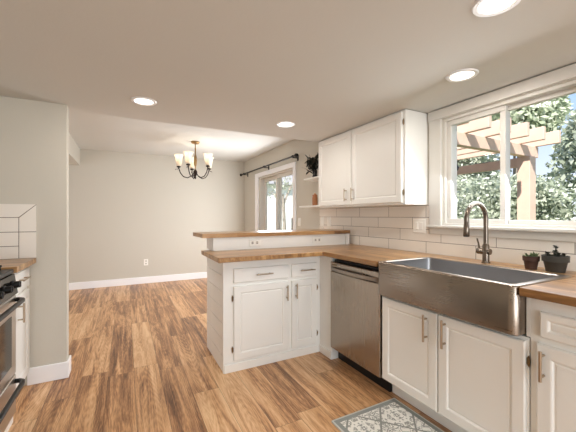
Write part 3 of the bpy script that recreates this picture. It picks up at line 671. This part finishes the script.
rg = thing('range', 'stainless steel range with black knobs and black bar handles', 'oven', (-0.93, 2.14, 0))
Y0, Y1 = 1.757, 2.517
obj('body', bxs((-1.245, -0.655, Y0, Y1, 0.02, 0.925), (-1.20, -0.70, Y0+.02, Y1-.02, 0, 0.02)), 'black', rg)
obj('cooktop', bxs((-1.245, -0.618, Y0, Y1, 0.925, 0.951)), 'black', rg, bevel=0.008, seg=3)
FR = Face('+X', -0.655)
bm = bmesh.new(); pr = [(-0.655, 0.925), (-0.615, 0.922), (-0.598, 0.80), (-0.655, 0.80)]
add_loops(bm, [[(x, Y0+.002, z) for x, z in pr], [(x, Y1-.002, z) for x, z in pr]])
cp = obj('control_panel', bm, 'blackgl', rg, bevel=0.003)
for k in range(5):
    y = Y0+0.075+k*0.152; bm = tube([(-0.606, y, 0.862), (-0.600, y, 0.863), (-0.598, y, 0.863), (-0.570, y, 0.866)], [0.026, 0.026, 0.021, 0.019], 18)
    add_box(bm, -0.572, -0.566, y-0.004, y+0.004, 0.850, 0.882)
    obj('knob', bm, 'black', cp, smooth=True)
obj('toe_panel', bxs((-0.655, -0.622, Y0+.004, Y1-.004, 0.0, 0.056)), 'cab', rg)
od = obj('oven_door', panel_front(FR, Y0+.004, Y1-.004, 0.305, 0.792, t=0.048, stile=0), 'range', rg, bevel=0.004)
obj('oven_window', bxs((-0.6065, -0.6045, Y0+.10, Y1-.10, 0.38, 0.68)), 'blackgl', od)
def big_handle(z, parent):
    bm = bmesh.new(); ya, yb = Y0+.03, Y1-.03
    pts = [(-0.610, ya, z), (-0.585, ya+.004, z), (-0.566, ya+.02, z), (-0.560, ya+.05, z), (-0.560, yb-.05, z), (-0.566, yb-.02, z), (-0.585, yb-.004, z), (-0.610, yb, z)]
    add_tube(bm, pts, 0.0135, 12); return obj('handle', bm, 'black', parent, smooth=True)
big_handle(0.765, od)
wd = obj('warming_drawer', panel_front(FR, Y0+.004, Y1-.004, 0.06, 0.298, t=0.048, stile=0), 'range', rg, bevel=0.004); big_handle(0.262, wd)
for y in (Y0+.2, Y1-.2):
    bm = bmesh.new()
    for dx in (-0.5, -0.25, 0, .25, .5): add_box(bm, -0.92+dx*0.48-.006, -0.92+dx*0.48+.006, y-.17, y+.17, 0.972, 0.984)
    for dy in (-.17, -.085, 0, .085, .17): add_box(bm, -1.17, -0.67, y+dy-.006, y+dy+.006, 0.970, 0.982)
    for px in (-1.16, -0.68):
        for py in (y-.165, y+.165): add_box(bm, px-.007, px+.007, py-.007, py+.007, 0.951, 0.972)
    obj('burner_grate', bm, 'iron', rg)

# ------------------------------------------------------------------ rug
bm = slab(rrect(RUG[0], RUG[1], RUG[2], RUG[3], (0.008,)*4, 3), 0.0005, 0.010)
tag(obj('kitchen_rug', bm, 'rug', bevel=0.003), 'grey and white damask kitchen rug on the floor before the sink', 'rug')

# ------------------------------------------------------------------ garden outside the windows
struct('ground', bxs((W+T, 40, -20, 40, -0.35, -0.25)), 'lawn')
pg = thing('pergola', 'pale timber pergola outside the sink window', 'pergola', (5.3, 2.5, -0.25))
PX, PY = 5.3, 2.5
obj('post', bxs((PX-.085, PX+.085, PY-.085, PY+.085, -0.25, 2.16)), 'pergola', pg, bevel=0.006)
obj('beam', bxs((2.62, PX+.25, PY-.045, PY+.045, 2.16, 2.32)), 'pergola', pg, bevel=0.006)
obj('beam', bxs((2.62, PX+.25, PY+3.0, PY+3.09, 2.16, 2.32)), 'pergola', pg, bevel=0.006)
obj('post', bxs((PX-.085, PX+.085, PY+2.96, PY+3.13, -0.25, 2.16)), 'pergola', pg, bevel=0.006)
for k in range(7):
    x = PX+0.18-k*0.42
    obj('rafter', bxs((x-.03, x+.03, PY-.335, PY+3.6, 2.32, 2.50)), 'pergola', pg, bevel=0.006)
obj('crossbeam', bxs((PX-.03, PX+.03, PY, PY+3.0, 2.02, 2.16)), 'pergola', pg, bevel=0.006)
sl = thing('string_light', 'thin string light drooping under the pergola beam', 'string light', (3.6, 2.7, 2.16))
pts = [(3.3+t*1.9/14, 2.68+t*0.02, 2.155-0.11*(1-abs((t/14)*2-1)**2)) for t in range(15)]
obj('wire', tube(pts, 0.005, 6), 'black', sl)
p_ = pts[6]; obj('bulb', lathe([(0.012, 0), (0.014, -0.05), (0.03, -0.09), (0.02, -0.13), (0.004, -0.14)], p_, 12), 'vase', sl, smooth=True)

def leaves_mesh(blobs, n, size, seed):
    """n small leaf quads spread through ellipsoids (cx,cy,cz,rx,ry,rz)"""
    r = np.random.default_rng(seed); B = np.array(blobs, float); vol = np.prod(B[:, 3:], axis=1); w = vol**0.67; idx = r.choice(len(B), n, p=w/w.sum())
    d = r.normal(size=(n, 3)); d /= np.linalg.norm(d, axis=1)[:, None]; rad = r.uniform(0.55, 1.03, n)[:, None]
    c = B[idx, :3]+d*rad*B[idx, 3:]
    t = r.normal(size=(n, 3)); t /= np.linalg.norm(t, axis=1)[:, None]; b = np.cross(t, d+0.6*r.normal(size=(n, 3))); b /= np.linalg.norm(b, axis=1)[:, None]+1e-9
    s = size*r.uniform(0.6, 1.3, n)[:, None]; t *= s; b *= s*0.5
    v = np.stack([c-t, c+b, c+t, c-b], 1).reshape(-1, 3)
    return v
def tree(name, label, cat, base, trunk_h, blobs, n, size, mat, seed, trunk_r=0.12, group='trees and shrubs in the garden'):
    t = thing(name, label, cat, base, group)
    bm = bmesh.new(); b0 = Vector(base)
    add_tube(bm, [b0, b0+Vector((0.05, 0, trunk_h*0.5)), b0+Vector((0, 0.05, trunk_h))], [trunk_r, trunk_r*.8, trunk_r*.6], 10)
    for q, bl in enumerate(blobs[:6]):
        c = Vector(bl[:3]); add_tube(bm, [b0+Vector((0, 0.03, trunk_h*0.8)), (b0+Vector((0, 0, trunk_h))).lerp(c, 0.5)+Vector((0, 0, -.1)), c], [trunk_r*.5, trunk_r*.3, trunk_r*.1], 6)
    obj('trunk', bm, 'bark', t, smooth=True)
    v = leaves_mesh(blobs, int(n*1.5), size*1.2, seed)-np.array(base)
    me = bpy.data.meshes.new('crown'); k = len(v)//4
    me.from_pydata(v.tolist(), [], np.arange(4*k).reshape(k, 4).tolist()); me.materials.append(M[mat])
    o = bpy.data.objects.new('crown', me); COL.objects.link(o); o.parent = t
def blobs_at(x, y, z, r, n, seed, sq=0.8):
    q = random.Random(seed); out = []
    for k in range(n):
        a = q.uniform(0, 2*PI); e_ = q.uniform(-.7, 1.0); rr = r*q.uniform(.45, .75)
        out.append((x+r*.6*math.cos(a)*math.cos(e_), y+r*.6*math.sin(a)*math.cos(e_), z+r*.7*math.sin(e_)*sq, rr, rr, rr*.85))
    return out
G0 = -0.25
tree('garden_tree', 'tall grey-green tree rising behind the pergola rafters', 'tree', (14.0, 9.8, G0), 2.2, blobs_at(14.0, 9.8, 3.6, 2.0, 12, 1), 9000, 0.095, 'leafA', 11, 0.16)
tree('garden_tree', 'leafy tree whose top rounds off against the blue sky', 'tree', (12.0, 6.0, G0), 2.0, blobs_at(12.0, 6.0, 4.5, 1.3, 14, 2), 13000, 0.085, 'leafC', 12, 0.14)
tree('garden_tree', 'lower bushy tree beyond the pergola post under open sky', 'tree', (10.3, 2.6, G0), 1.4, blobs_at(10.3, 2.6, 2.85, 1.4, 14, 3), 13000, 0.07, 'leafB', 13, 0.12)
tree('garden_shrub', 'pale silvery shrub seen under the pergola beam', 'shrub', (9.9, 7.0, G0), 0.8, blobs_at(9.9, 7.0, 1.3, 1.5, 11, 4), 9000, 0.055, 'leafA', 14, 0.07)
tree('garden_shrub', 'dense shrub directly behind the pergola post', 'shrub', (7.9, 4.0, G0), 0.8, blobs_at(7.9, 4.0, 1.2, 1.1, 10, 5), 8000, 0.05, 'leafB', 15, 0.07)
tree('garden_shrub', 'grey-green shrub filling the window behind the potted succulents', 'shrub', (6.9, 1.55, G0), 0.8, blobs_at(6.9, 1.55, 1.15, 1.05, 10, 6), 8000, 0.05, 'leafA', 16, 0.07)
tree('garden_shrub', 'bushy shrub at the far side of the pergola', 'shrub', (9.0, 10.4, G0), 0.8, blobs_at(9.0, 10.4, 1.3, 1.3, 10, 8), 8000, 0.06, 'leafC', 18, 0.07)
tree('garden_tree', 'thin pale tree outside the sliding door', 'tree', (5.6, 11.2, G0), 2.4, blobs_at(5.6, 11.2, 2.6, 1.2, 9, 7), 220, 0.06, 'leafA', 17, 0.09)
nh = thing('neighbour_house', 'pale sided house beyond the sliding door', 'house', (8.0, 16.5, G0))
obj('wall', bxs((3.5, 12.5, 15.5, 19, G0, 3.0)), 'siding', nh)
bm = bmesh.new(); add_loops(bm, [[(3.2, 15.2, 3.0), (3.2, 19.3, 3.0), (3.2, 17.25, 4.4)], [(12.8, 15.2, 3.0), (12.8, 19.3, 3.0), (12.8, 17.25, 4.4)]]); obj('roof', bm, 'roofm', nh)
obj('window', bxs((4.6, 5.8, 15.46, 15.5, 0.8, 2.0)), 'blackgl', nh)
